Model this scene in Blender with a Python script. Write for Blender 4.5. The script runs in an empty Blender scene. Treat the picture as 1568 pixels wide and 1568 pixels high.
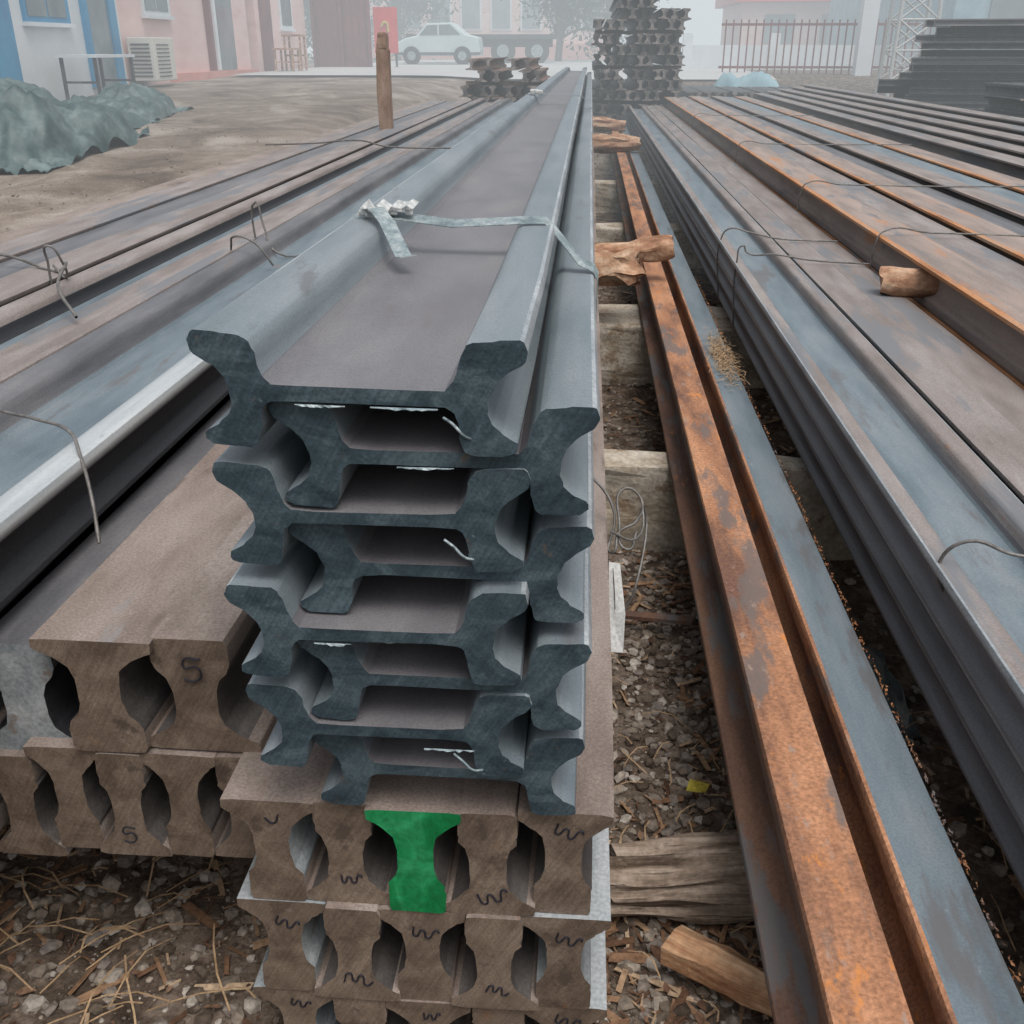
import bpy, bmesh, math, random
from mathutils import Vector, Matrix, noise
R=random.Random(7)
sc=bpy.context.scene
def link(o,p=None):
    sc.collection.objects.link(o)
    if p: o.parent=p
    return o
def root(name):
    e=bpy.data.objects.new(name,None); e.empty_display_size=.1
    return link(e)
# ---------------------------------------------------------------- materials
def mat(name,cols,rough=.6,metal=0.,scale=(8,1,8),detail=5,bump=.15,bscale=150,spots=None,fine=.2,spec=.4,dist=0.,rr=.12,scr=0):
    m=bpy.data.materials.new(name); m.use_nodes=True
    n=m.node_tree.nodes; l=m.node_tree.links
    b=n['Principled BSDF']
    tc=n.new('ShaderNodeTexCoord'); oi=n.new('ShaderNodeObjectInfo')
    mul=n.new('ShaderNodeMath'); mul.operation='MULTIPLY'; mul.inputs[1].default_value=37.; l.new(oi.outputs['Random'],mul.inputs[0])
    add=n.new('ShaderNodeVectorMath'); add.operation='ADD'; l.new(tc.outputs['Object'],add.inputs[0]); l.new(mul.outputs[0],add.inputs[1])
    mp=n.new('ShaderNodeMapping'); mp.inputs['Scale'].default_value=scale; l.new(add.outputs[0],mp.inputs[0])
    t=n.new('ShaderNodeTexNoise'); t.inputs['Scale'].default_value=1; t.inputs['Detail'].default_value=detail; t.inputs['Roughness'].default_value=.62; t.inputs['Distortion'].default_value=dist
    l.new(mp.outputs[0],t.inputs['Vector'])
    cr=n.new('ShaderNodeValToRGB'); e=cr.color_ramp.elements
    k=len(cols)
    while len(e)<k: e.new(.5)
    for i,c in enumerate(cols):
        e[i].position=.34+.32*i/max(1,k-1); e[i].color=(*c,1)
    l.new(t.outputs['Fac'],cr.inputs[0])
    f=n.new('ShaderNodeTexNoise'); f.inputs['Scale'].default_value=bscale; f.inputs['Detail'].default_value=2.5; l.new(add.outputs[0],f.inputs['Vector'])
    mr=n.new('ShaderNodeMapRange'); mr.inputs[1].default_value=.3; mr.inputs[2].default_value=.7; mr.inputs[3].default_value=1-fine; mr.inputs[4].default_value=1+fine; l.new(f.outputs['Fac'],mr.inputs[0])
    vm=n.new('ShaderNodeVectorMath'); vm.operation='SCALE'; l.new(cr.outputs[0],vm.inputs[0]); l.new(mr.outputs[0],vm.inputs['Scale'])
    out=vm.outputs[0]
    for sp in (spots or []):
        col,th,ssc=sp
        s=n.new('ShaderNodeTexNoise'); s.inputs['Scale'].default_value=1; s.inputs['Detail'].default_value=5; s.inputs['Roughness'].default_value=.7
        mp2=n.new('ShaderNodeMapping'); mp2.inputs['Scale'].default_value=ssc; mp2.inputs['Location'].default_value=(th*91+col[0]*50,th*57,3); l.new(add.outputs[0],mp2.inputs[0]); l.new(mp2.outputs[0],s.inputs['Vector'])
        r2=n.new('ShaderNodeMapRange'); r2.inputs[1].default_value=th; r2.inputs[2].default_value=th+.07; r2.inputs[4].default_value=.85; l.new(s.outputs['Fac'],r2.inputs[0])
        mx=n.new('ShaderNodeMix'); mx.data_type='RGBA'; l.new(r2.outputs[0],mx.inputs[0]); l.new(out,mx.inputs[6]); mx.inputs[7].default_value=(*col,1)
        out=mx.outputs[2]
    if scr: # diagonal sawing marks across an end face
        mp0=n.new('ShaderNodeMapping'); mp0.inputs['Rotation'].default_value=(0,1.05,0); l.new(add.outputs[0],mp0.inputs[0])
        mp3=n.new('ShaderNodeMapping'); mp3.inputs['Scale'].default_value=(10,10,260); l.new(mp0.outputs[0],mp3.inputs[0])
        s=n.new('ShaderNodeTexNoise'); s.inputs['Scale'].default_value=1; s.inputs['Detail'].default_value=2; l.new(mp3.outputs[0],s.inputs['Vector'])
        r4=n.new('ShaderNodeMapRange'); r4.inputs[1].default_value=.35; r4.inputs[2].default_value=.7; r4.inputs[3].default_value=1-scr; r4.inputs[4].default_value=1+scr*1.3; l.new(s.outputs['Fac'],r4.inputs[0])
        v2=n.new('ShaderNodeVectorMath'); v2.operation='SCALE'; l.new(out,v2.inputs[0]); l.new(r4.outputs[0],v2.inputs['Scale']); out=v2.outputs[0]
    l.new(out,b.inputs['Base Color'])
    r3=n.new('ShaderNodeMapRange'); r3.inputs[3].default_value=max(.05,rough-rr); r3.inputs[4].default_value=min(1,rough+rr); l.new(t.outputs['Fac'],r3.inputs[0]); l.new(r3.outputs[0],b.inputs['Roughness'])
    b.inputs['Metallic'].default_value=metal; b.inputs['Specular IOR Level'].default_value=spec
    if bump>0:
        bp=n.new('ShaderNodeBump'); bp.inputs['Strength'].default_value=bump; bp.inputs['Distance'].default_value=.005
        l.new(f.outputs['Fac'],bp.inputs['Height']); l.new(bp.outputs[0],b.inputs['Normal'])
    return m
LS=(12,1.8,12)
M={}
M['web']=mat('mill_scale_web',[(.14,.135,.145),(.175,.168,.178),(.205,.20,.205)],.42,.1,(8,3,8),bscale=300,fine=.15,spots=[((.27,.27,.28),.70,(40,12,40)),((.15,.13,.13),.64,(5,1.5,5))])
M['lip']=mat('mill_scale_flange',[(.15,.185,.205),(.195,.23,.25),(.24,.27,.29)],.42,.15,LS,bscale=300,fine=.13,spots=[((.33,.355,.365),.69,(60,20,60)),((.15,.155,.165),.62,(12,2.5,12))])
M['cut']=mat('sawn_steel_end',[(.026,.045,.058),(.046,.074,.09),(.085,.122,.14)],.5,.15,(12,12,20),dist=.8,bscale=240,spots=[((.11,.085,.07),.64,(25,25,25)),((.17,.23,.25),.68,(26,26,26))],scr=.15)
M['rim']=mat('burr_edge',[(.16,.215,.235),(.27,.335,.36),(.46,.52,.54)],.5,.2,(30,30,30),spots=[((.06,.09,.10),.50,(16,16,16))])
M['edge']=mat('flange_edge_highlight',[(.24,.275,.295),(.32,.35,.37),(.43,.46,.47)],.45,.2,(20,5,20))  # pale colour painted as highlight lines along the flange edges
M['brown']=mat('rail_brown_scale',[(.18,.14,.118),(.25,.20,.172),(.31,.26,.23)],.6,.0,(9,3,9),bscale=220,fine=.24,spots=[((.38,.335,.30),.66,(26,12,26)),((.14,.105,.088),.60,(7,2.2,7)),((.26,.14,.08),.66,(7,2,7)),((.24,.235,.235),.62,(5,1.2,5))])
M['webshade']=mat('rail_web_shade',[(.06,.055,.053),(.095,.085,.08),(.14,.125,.115)],.5,.05,(12,4,12),spots=[((.16,.10,.065),.63,(9,3,9))])  # dark colour painted on rail webs as shade inside the cavities
M['endbrown']=mat('rail_sawn_end_brown',[(.115,.083,.062),(.17,.125,.093),(.225,.17,.13)],.55,.05,(11,11,11),dist=1.2,bscale=260,spots=[((.085,.063,.05),.59,(13,13,13)),((.26,.215,.175),.67,(26,26,26)),((.22,.115,.06),.66,(9,9,9))],scr=.13)
M['rimb']=mat('rail_edge_brown',[(.10,.075,.06),(.22,.175,.145),(.42,.37,.33)],.6,.05,(26,26,26))
M['green']=mat('green_paint',[(.0,.11,.03),(.004,.20,.06),(.03,.31,.12)],.35,0,(16,16,7),bump=.4,bscale=60,dist=1.2,spots=[((.10,.08,.055),.66,(22,22,22))])
M['grayside']=mat('rail_gray_side',[(.22,.25,.27),(.32,.35,.36),(.44,.46,.47)],.5,.15,LS,spots=[((.24,.19,.16),.60,(12,5,12))])
M['polish']=mat('polished_rail_side',[(.38,.41,.43),(.52,.55,.56),(.66,.68,.68)],.35,.35,(14,.8,14),bump=.03,fine=.06,spots=[((.16,.22,.25),.62,(6,3,6))])
M['blue']=mat('blue_gray_steel',[(.12,.155,.18),(.165,.205,.23),(.215,.245,.265)],.5,.1,LS,bump=.1,fine=.14,bscale=230,spots=[((.14,.135,.135),.56,(8,1.4,8)),((.34,.37,.37),.67,(36,14,36)),((.22,.16,.13),.66,(9,2,9))])
M['dgray']=mat('dark_gray_steel',[(.10,.10,.105),(.145,.145,.155),(.195,.19,.195)],.5,.1,LS,bump=.1,fine=.14,bscale=230,spots=[((.20,.15,.125),.64,(9,2,9))])
M['black']=mat('shade_black_steel',[(.02,.022,.025),(.04,.04,.045)],.5,.1,LS,bump=.05)  # near-black painted in as shade of left rail cavities and gaps
M['gbrown']=mat('gray_brown_steel',[(.18,.15,.135),(.24,.205,.19),(.29,.26,.245)],.58,.0,(11,2.2,11),bump=.12,fine=.2,bscale=200,spots=[((.24,.13,.075),.66,(10,2,10)),((.165,.175,.19),.52,(6,.9,6))])
M['rust']=mat('orange_rust',[(.17,.085,.055),(.36,.17,.09),(.48,.24,.13)],.75,0,(12,2.5,12),spots=[((.15,.125,.115),.54,(8,2.0,8)),((.60,.23,.06),.61,(14,6,14)),((.33,.235,.185),.60,(34,14,34))],bump=.35,fine=.3)
M['rustedge']=mat('rust_edge',[(.30,.13,.055),(.46,.21,.09),(.40,.26,.17)],.75,0,(12,2,12),spots=[((.16,.165,.18),.55,(6,1,6))])
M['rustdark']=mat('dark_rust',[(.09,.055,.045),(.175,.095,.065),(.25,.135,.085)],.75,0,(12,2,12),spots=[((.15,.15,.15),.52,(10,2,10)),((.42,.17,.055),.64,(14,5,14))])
M['rustplate']=mat('rusty_plate',[(.21,.17,.15),(.29,.23,.20),(.35,.275,.235)],.68,.0,(11,1.4,11),bscale=200,spots=[((.42,.20,.095),.59,(6,.9,6)),((.145,.16,.18),.58,(6,1.2,6))])
M['dark']=mat('dark_steel',[(.03,.03,.035),(.06,.06,.065),(.10,.10,.10)],.6,.1,(8,8,8))
M['strap']=mat('galvanised_strap',[(.18,.23,.24),(.29,.35,.36),(.45,.49,.49)],.4,.35,(30,30,30))
M['clip']=mat('clip_metal',[(.36,.38,.37),(.5,.51,.5),(.62,.62,.61)],.5,.15,(60,60,60),bump=.4)
M['wire']=mat('tie_wire',[(.12,.11,.10),(.22,.21,.20)],.5,.3,(30,30,30))
M['ink']=mat('marker_ink',[(.012,.012,.02),(.02,.02,.03)],.7,0,bump=0)
M['conc']=mat('old_concrete',[(.31,.25,.18),(.43,.37,.295),(.55,.50,.43)],.9,0,(7,7,7),spots=[((.24,.165,.105),.56,(9,9,9)),((.64,.60,.54),.66,(12,12,12))],bump=.8,bscale=60,dist=.5)
M['bark']=mat('old_wood',[(.13,.095,.07),(.27,.205,.155),(.40,.325,.265)],.85,0,(4,60,60),bump=.9,bscale=80,spots=[((.07,.05,.035),.57,(3,70,70))])
M['log']=mat('peeled_log',[(.22,.10,.055),(.40,.23,.14),(.56,.40,.28)],.8,0,(6,16,16),bump=.9,bscale=50)
M['postm']=mat('rusty_post_steel',[(.16,.09,.06),(.26,.165,.115),(.34,.235,.175)],.8,0,(9,9,3),bump=.5)
M['woody']=mat('fresh_wood',[(.34,.16,.08),(.52,.30,.165),(.64,.44,.28)],.8,0,(4,70,70),bump=.8,bscale=60)
M['paper']=mat('paper_tag',[(.68,.68,.66),(.76,.76,.75)],.8,0,bump=0)
M['tarp']=mat('green_tarp',[(.03,.06,.06),(.07,.11,.11),(.15,.20,.195)],.5,0,(2.5,2.5,2.5),bump=.5,bscale=9)
M['white']=mat('white_plaster',[(.60,.64,.66),(.70,.73,.75)],.9,0,(1,1,1),bump=.05,fine=.05)
M['pink']=mat('pink_plaster',[(.66,.44,.40),(.73,.52,.48),(.77,.57,.53)],.9,0,(.6,.6,1.5),bump=.05,fine=.05)
M['pinkd']=mat('salmon_plinth',[(.62,.24,.19),(.70,.33,.27)],.9,0,(1,1,1),bump=.05)
M['bluep']=mat('blue_paint',[(.02,.20,.40),(.03,.29,.50)],.5,0,(1,1,1),bump=0)
M['glass']=mat('window_glass',[(.10,.14,.16),(.2,.25,.27)],.15,0,(1,1,1),bump=0,spec=.8)
M['redg']=mat('maroon_gate',[(.14,.035,.035),(.20,.06,.055)],.6,0,(2,2,2),bump=.05)
M['red']=mat('red_board',[(.5,.03,.025),(.6,.05,.04)],.6,0,(2,2,2),bump=0)
M['road']=mat('concrete_road',[(.42,.42,.41),(.5,.5,.49)],.85,0,(.4,.4,.4))
M['carp']=mat('car_paint',[(.48,.58,.58),(.55,.64,.64)],.3,0,(1,1,1),bump=0)
M['ty']=mat('rubber',[(.02,.02,.02),(.03,.03,.03)],.9,0)
M['bed']=mat('truck_bed',[(.04,.04,.045),(.07,.07,.075)],.6,0,(2,2,2))
M['leafc']=mat('tree_foliage',[(.04,.07,.04),(.08,.11,.06)],.9,0,(1,1,1),bump=0)
M['trunk']=mat('tree_bark',[(.08,.06,.05),(.12,.1,.08)],.9,0,(4,4,1))
M['acw']=mat('ac_casing',[(.60,.58,.52),(.68,.66,.6)],.6,0,(3,3,3),bump=0)
M['plast']=mat('plastic_scrap',[(.09,.11,.11),(.17,.20,.20)],.45,0,(6,6,6))
M['leaf']=mat('yellow_leaf',[(.35,.27,.03),(.60,.50,.08)],.7,0,(30,30,30))
M['straw']=mat('straw',[(.30,.19,.10),(.46,.32,.19)],.85,0,(30,30,30),bump=0)
M['bluetarp']=mat('blue_sheet',[(.18,.32,.38),(.3,.45,.5)],.6,0,(2,2,2))
M['pend']=mat('pile_ends',[(.07,.065,.06),(.16,.14,.13),(.34,.30,.28)],.6,.1,(9,9,9))
def groundmat():
    m=bpy.data.materials.new('dirt_ground'); m.use_nodes=True
    n=m.node_tree.nodes; l=m.node_tree.links; b=n['Principled BSDF']
    tc=n.new('ShaderNodeTexCoord')
    def nz(s,d=6,ds=0):
        t=n.new('ShaderNodeTexNoise'); t.inputs['Scale'].default_value=s; t.inputs['Detail'].default_value=d; t.inputs['Roughness'].default_value=.68; t.inputs['Distortion'].default_value=ds
        l.new(tc.outputs['Object'],t.inputs['Vector']); return t
    a=nz(.9,9,.5); c=nz(9); f=nz(60,4)
    r1=n.new('ShaderNodeValToRGB'); e=r1.color_ramp.elements; e.new(.5)
    for i,(p,cc) in enumerate([(.34,(.12,.092,.072)),(.5,(.225,.18,.145)),(.66,(.37,.32,.275))]): e[i].position=p; e[i].color=(*cc,1)
    l.new(a.outputs['Fac'],r1.inputs[0])
    r2=n.new('ShaderNodeValToRGB'); e=r2.color_ramp.elements; e.new(.5)
    for i,(p,cc) in enumerate([(.35,(.06,.044,.034)),(.5,(.14,.105,.08)),(.65,(.26,.205,.165))]): e[i].position=p; e[i].color=(*cc,1)
    l.new(c.outputs['Fac'],r2.inputs[0])
    sx=n.new('ShaderNodeSeparateXYZ'); l.new(tc.outputs['Object'],sx.inputs[0])
    mr=n.new('ShaderNodeMapRange'); mr.inputs[1].default_value=-1.8; mr.inputs[2].default_value=-2.6; l.new(sx.outputs['X'],mr.inputs[0])
    mx=n.new('ShaderNodeMix'); mx.data_type='RGBA'; l.new(mr.outputs[0],mx.inputs[0]); l.new(r2.outputs[0],mx.inputs[6]); l.new(r1.outputs[0],mx.inputs[7])
    mf=n.new('ShaderNodeMapRange'); mf.inputs[1].default_value=.3; mf.inputs[2].default_value=.7; mf.inputs[3].default_value=.6; mf.inputs[4].default_value=1.35; l.new(f.outputs['Fac'],mf.inputs[0])
    vs=n.new('ShaderNodeVectorMath'); vs.operation='SCALE'; l.new(mx.outputs[2],vs.inputs[0]); l.new(mf.outputs[0],vs.inputs['Scale'])
    l.new(vs.outputs[0],b.inputs['Base Color']); b.inputs['Roughness'].default_value=.95; b.inputs['Specular IOR Level'].default_value=.15
    bp=n.new('ShaderNodeBump'); bp.inputs['Strength'].default_value=.6; bp.inputs['Distance'].default_value=.02; l.new(f.outputs['Fac'],bp.inputs['Height']); l.new(bp.outputs[0],b.inputs['Normal'])
    return m
def attrmat(name,cols,rough=.9):
    m=bpy.data.materials.new(name); m.use_nodes=True
    n=m.node_tree.nodes; l=m.node_tree.links; b=n['Principled BSDF']
    a=n.new('ShaderNodeAttribute'); a.attribute_name='tint'
    r=n.new('ShaderNodeValToRGB'); e=r.color_ramp.elements
    while len(e)<len(cols): e.new(.5)
    for i,c in enumerate(cols): e[i].position=i/(len(cols)-1); e[i].color=(*c,1)
    l.new(a.outputs['Fac'],r.inputs[0])
    t=n.new('ShaderNodeTexNoise'); t.inputs['Scale'].default_value=90; t.inputs['Detail'].default_value=4
    tc=n.new('ShaderNodeTexCoord'); l.new(tc.outputs['Object'],t.inputs['Vector'])
    mr=n.new('ShaderNodeMapRange'); mr.inputs[1].default_value=.3; mr.inputs[2].default_value=.7; mr.inputs[3].default_value=.65; mr.inputs[4].default_value=1.3; l.new(t.outputs['Fac'],mr.inputs[0])
    vs=n.new('ShaderNodeVectorMath'); vs.operation='SCALE'; l.new(r.outputs[0],vs.inputs[0]); l.new(mr.outputs[0],vs.inputs['Scale'])
    l.new(vs.outputs[0],b.inputs['Base Color']); b.inputs['Roughness'].default_value=rough; b.inputs['Specular IOR Level'].default_value=.2
    return m
# ---------------------------------------------------------------- helpers
def mesh(name,verts,faces,mats,parent=None,smooth=False,mi=None,loc=(0,0,0)):
    me=bpy.data.meshes.new(name); me.from_pydata(verts,[],faces)
    for m in (mats if isinstance(mats,list) else [mats]): me.materials.append(m)
    if mi: me.polygons.foreach_set('material_index',mi)
    if smooth: me.polygons.foreach_set('use_smooth',[True]*len(me.polygons))
    me.update(); o=bpy.data.objects.new(name,me); o.location=loc
    return link(o,parent)
def box(name,x0,x1,y0,y1,z0,z1,m,parent=None,bev=0,rot=0,jit=0,sub=0):
    bm=bmesh.new(); bmesh.ops.create_cube(bm,size=1)
    if sub: bmesh.ops.subdivide_edges(bm,edges=bm.edges[:],cuts=sub,use_grid_fill=True)
    for v in bm.verts:
        v.co=Vector((v.co.x*(x1-x0),v.co.y*(y1-y0),v.co.z*(z1-z0)))
    if bev: bmesh.ops.bevel(bm,geom=[e for e in bm.edges if e.is_manifold and e.calc_face_angle(0)>.5],offset=bev,segments=2,affect='EDGES',profile=.6)
    if jit:
        for v in bm.verts: v.co+=noise.noise_vector(v.co*7+Vector((x0*3,y0*5,1)))*jit+noise.noise_vector(v.co*25+Vector((x0,y0,1)))*jit*.4
    me=bpy.data.meshes.new(name); bm.to_mesh(me); bm.free(); me.materials.append(m)
    o=bpy.data.objects.new(name,me); o.location=((x0+x1)/2,(y0+y1)/2,(z0+z1)/2); o.rotation_euler=(0,0,rot)
    return link(o,parent)
def chaikin(p,t=.22):
    q=[]
    for i in range(len(p)):
        a=Vector(p[i]); b=Vector(p[(i+1)%len(p)])
        q.append(a.lerp(b,t)); q.append(a.lerp(b,1-t))
    return q
def extr(name,prof,x,z,y0,y1,mats,seg=None,flip=False,tilt=0,parent=None,end=0,rim=None,rimw=.003,ysegs=14,wob=.0015,yaw=0,endj=0):
    bm=bmesh.new(); n=len(prof); rings=[]
    ph=R.uniform(0,99)
    ct,st=math.cos(tilt),math.sin(tilt)
    L=y1-y0
    for j in range(ysegs+1):
        t=(j/ysegs)**1.5; y=L*t
        dx=wob*math.sin(ph+y*.9)+wob*2*math.sin(ph*2+y*.31); dz=wob*.6*math.sin(ph*3+y*.7)
        if j==0: dx=dz=0
        r=[]
        for k,(px,pz) in enumerate(prof):
            if flip: pz=-pz
            jx=jz=0
            if j==0 and endj: jx,jz=R.uniform(-endj,endj),R.uniform(-endj,endj)
            r.append(bm.verts.new((px*ct-pz*st+dx+jx, y, px*st+pz*ct+dz+jz)))
        rings.append(r)
    for j in range(ysegs):
        for k in range(n):
            k2=(k+1)%n
            f=bm.faces.new((rings[j][k],rings[j][k2],rings[j+1][k2],rings[j+1][k])); f.smooth=True
            if seg: 
                mx=(prof[k][0]+prof[k2][0])/2; mz=(prof[k][1]+prof[k2][1])/2
                f.material_index=seg(mx,mz)
    f=bm.faces.new(rings[0]); f.material_index=end
    bk=bm.faces.new(rings[-1][::-1]); bk.material_index=end
    if rim is not None:
        res=bmesh.ops.inset_region(bm,faces=[f],thickness=rimw,depth=0,use_even_offset=False)
        for g_ in res['faces']: g_.material_index=rim
    bmesh.ops.recalc_face_normals(bm,faces=bm.faces[:])
    me=bpy.data.meshes.new(name); bm.to_mesh(me); bm.free()
    for m in mats: me.materials.append(m)
    me.set_sharp_from_angle(angle=math.radians(33))
    o=bpy.data.objects.new(name,me); o.location=(x,y0,z); o.rotation_euler=(0,0,yaw)
    return link(o,parent)
def tube(name,pts,r,m,parent=None,res=2):
    cu=bpy.data.curves.new(name,'CURVE'); cu.dimensions='3D'; cu.bevel_depth=r; cu.bevel_resolution=res
    s=cu.splines.new('BEZIER'); s.bezier_points.add(len(pts)-1)
    for b,p in zip(s.bezier_points,pts): b.co=p; b.handle_left_type=b.handle_right_type='AUTO'
    s.resolution_u=6; cu.materials.append(m)
    return link(bpy.data.objects.new(name,cu),parent)
def ribbon(name,pts,w,m,parent=None,wd=(0,1,0),th=.0016):
    wd=Vector(wd).normalized(); v=[];f=[]
    for p in pts:
        p=Vector(p)
        v+= [tuple(p-wd*w/2),tuple(p+wd*w/2)]
    for i in range(len(pts)-1): f.append((2*i,2*i+1,2*i+3,2*i+2))
    o=mesh(name,v,f,m,parent)
    md=o.modifiers.new('s','SOLIDIFY'); md.thickness=th; md.offset=0
    return o
# profiles
def profA(s=1.,sz=1.):
    h=[(-180,142),(-150,141),(-128,139),(-118,133),(-112,120),(-109,104),(-104,90),(-95,79)]
    h2=[(-95,61),(-105,55),(-109,44),(-111,24),(-116,5),(-124,0),(-165,2),(-176,8),(-175,19),(-157,30),(-146,42),(-142,56),(-143,72),(-149,88),(-161,102),(-181,116),(-185,128)]
    top=h+[(-a,b) for a,b in h[::-1]]
    lo=[(-a,b) for a,b in h2[::-1]]
    pts=top+lo+h2
    return [(p[0]*1.07e-3*s,(p[1])*1e-3*s*sz) for p in chaikin(pts,.14)]
def profR(b,h,H,w=None,mid=False):
    w=w or h*.5
    half=[(b/2,0),(b/2,.085*H),(b*.42,.12*H),(w*.85,.17*H),(w*.58,.25*H),(w/2,.36*H),(w/2,.54*H),(w*.6,.65*H),(w*.8,.72*H),(h*.48,.76*H),(h/2,.80*H),(h/2,.95*H),(h*.46,H)]
    pts=half+([(0,H*1.004)] if mid else [])+[(-a,c) for a,c in half[::-1]]
    return [tuple(p) for p in chaikin(pts,.12)]
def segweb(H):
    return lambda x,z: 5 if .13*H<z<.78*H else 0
# ---------------------------------------------------------------- ground
def pl(t,ks):
    if t<=ks[0][0]: return ks[0][1]
    for a,b in zip(ks,ks[1:]):
        if t<=b[0]:
            u=(t-a[0])/(b[0]-a[0]); return a[1]+(b[1]-a[1])*u
    return ks[-1][1]
def g(x,y):
    l=pl(y,[(0,0),(6,0),(14,.55),(22,.90),(28,1.0),(60,1.12),(250,1.35)])
    r=pl(y,[(0,0),(18,0),(28,1.0),(60,1.12),(250,1.35)])
    t=min(1,max(0,(-x-2.0)/2.2)); t=t*t*(3-2*t)
    return r+(l-r)*t
def ax(segs):
    o=[]
    for a,b,s in segs:
        k=max(1,round((b-a)/s)); o+=[a+(b-a)*i/k for i in range(k)]
    return o+[segs[-1][1]]
xs=ax([(-120,-20,5),(-20,-6,.5),(-6,-1.3,.12),(-1.3,1.4,.035),(1.4,6,.3),(6,20,1),(20,120,10)])
ys=ax([(-4,.6,.3),(.6,4,.04),(4,16,.12),(16,32,.4),(32,60,2),(60,260,10)])
def nzg(x,y): return noise.noise(Vector((x*1.3,y*1.3,0)))*.03+noise.noise(Vector((x*6,y*6,2)))*.014
V=[];F=[]
for y in ys:
    for x in xs:
        V.append((x,y,g(x,y)+nzg(x,y)+noise.noise(Vector((x*17,y*17,5)))*.006-.01))
nx=len(xs)
for j in range(len(ys)-1):
    for i in range(nx-1):
        a=j*nx+i; F.append((a,a+1,a+nx+1,a+nx))
mesh('dirt_ground',V,F,groundmat(),smooth=True)
V=[];F=[]
rx=[-9.2+i*.6 for i in range(24)]; ry=[27+i*1.2 for i in range(24)]
for y in ry:
    for x in rx: V.append((x,y,g(x,y)+.045))
for j in range(23):
    for i in range(23):
        a=j*24+i; F.append((a,a+1,a+25,a+24))
mesh('concrete_road',V,F,M['road'],smooth=True)
def scatter(name,n,areas,smin,smax,matr,flat=.7,seed=1,power=2.5,kind='stone'):
    r=random.Random(seed); V=[];F=[];T=[]
    bm=bmesh.new(); bmesh.ops.create_icosphere(bm,subdivisions=1,radius=1); bm.verts.ensure_lookup_table()
    bv=[v.co.copy() for v in bm.verts]; bf=[[v.index for v in f.verts] for f in bm.faces]; bm.free()
    tw=sum(a[4] for a in areas)
    for i in range(n):
        u=r.uniform(0,tw)
        for a in areas:
            u-=a[4]
            if u<=0: break
        x=r.uniform(a[0],a[1]); y=a[2]+(a[3]-a[2])*r.random()**1.4
        if kind!='stone' and noise.noise(Vector((x*3,y*3,seed)))<-.1 and r.random()<.7: continue
        s=smin+(smax-smin)*r.random()**power
        z=g(x,y)+nzg(x,y)-.01
        o=len(V); tt=r.random()
        q=Matrix.Rotation(r.uniform(0,6.28),3,'Z')@Matrix.Rotation(r.uniform(-.4,.4),3,'X')
        if kind=='stone':
            sxx,syy,szz=r.uniform(.7,1.3),r.uniform(.6,1.1),flat*r.uniform(.6,1.1)
            for v in bv:
                w=v*(1+r.uniform(-.22,.22)); w=q@Vector((w.x*sxx*s,w.y*syy*s,w.z*szz*s)); V.append((x+w.x,y+w.y,z+w.z+s*.3))
            for f in bf: F.append(tuple(o+k for k in f)); T.append(tt)
        elif kind=='chip':
            L=s; W=s*r.uniform(.06,.24); H=W*.35
            ps=[(-L,-W*.5,0),(L*.9,-W,0),(L,W*.7,0),(-L*.9,W,0)]
            for zz in (0,H):
                for p in ps:
                    w=q@Vector((p[0],p[1],p[2]+zz)); V.append((x+w.x,y+w.y,z+w.z+.009))
            for f in [(0,3,2,1),(4,5,6,7),(0,1,5,4),(1,2,6,5),(2,3,7,6),(3,0,4,7)]: F.append(tuple(o+k for k in f)); T.append(tt)
        else:
            L=s; W=s*.5; c=r.uniform(.1,.5)*s
            for p in [(-L,0,0),(-L*.3,-W,c*.5),(L*.4,-W*.7,c),(L,0,c*.4),(L*.4,W*.7,c*.9),(-L*.3,W,c*.6)]:
                w=q@Vector(p); V.append((x+w.x,y+w.y,z+w.z+.012))
            F.append(tuple(range(o,o+6))); T.append(tt)
    ob=mesh(name,V,F,matr)
    at=ob.data.attributes.new('tint','FLOAT','FACE'); at.data.foreach_set('value',T)
    return ob
areas=[(.05,.5,.8,3.2,4),(.05,1.0,3.2,9,3),(.4,1.6,.9,3.2,2.2),(-1.5,-.4,.7,2.3,3.5)]
gm=attrmat('gravel_stones',[(.07,.052,.04),(.16,.125,.095),(.25,.205,.165),(.21,.18,.16),(.31,.26,.21),(.48,.43,.38)])
scatter('gravel',18000,areas,.0025,.022,gm,seed=3,power=3.6)
scatter('wood_chip_litter',3800,areas,.008,.06,attrmat('wood_litter',[(.08,.045,.03),(.20,.11,.065),(.34,.21,.125),(.50,.37,.25)]),seed=4,kind='chip',power=2.6)
scatter('dry_leaf_litter',1400,areas,.006,.024,attrmat('leaf_litter',[(.08,.045,.03),(.18,.10,.065),(.30,.19,.12)]),seed=6,kind='leaf')
scatter('yard_pebbles',2600,[(-7,-2.4,3,15,1)],.004,.018,attrmat('yard_stones',[(.14,.11,.09),(.34,.30,.26)]),seed=9,power=3)
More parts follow.
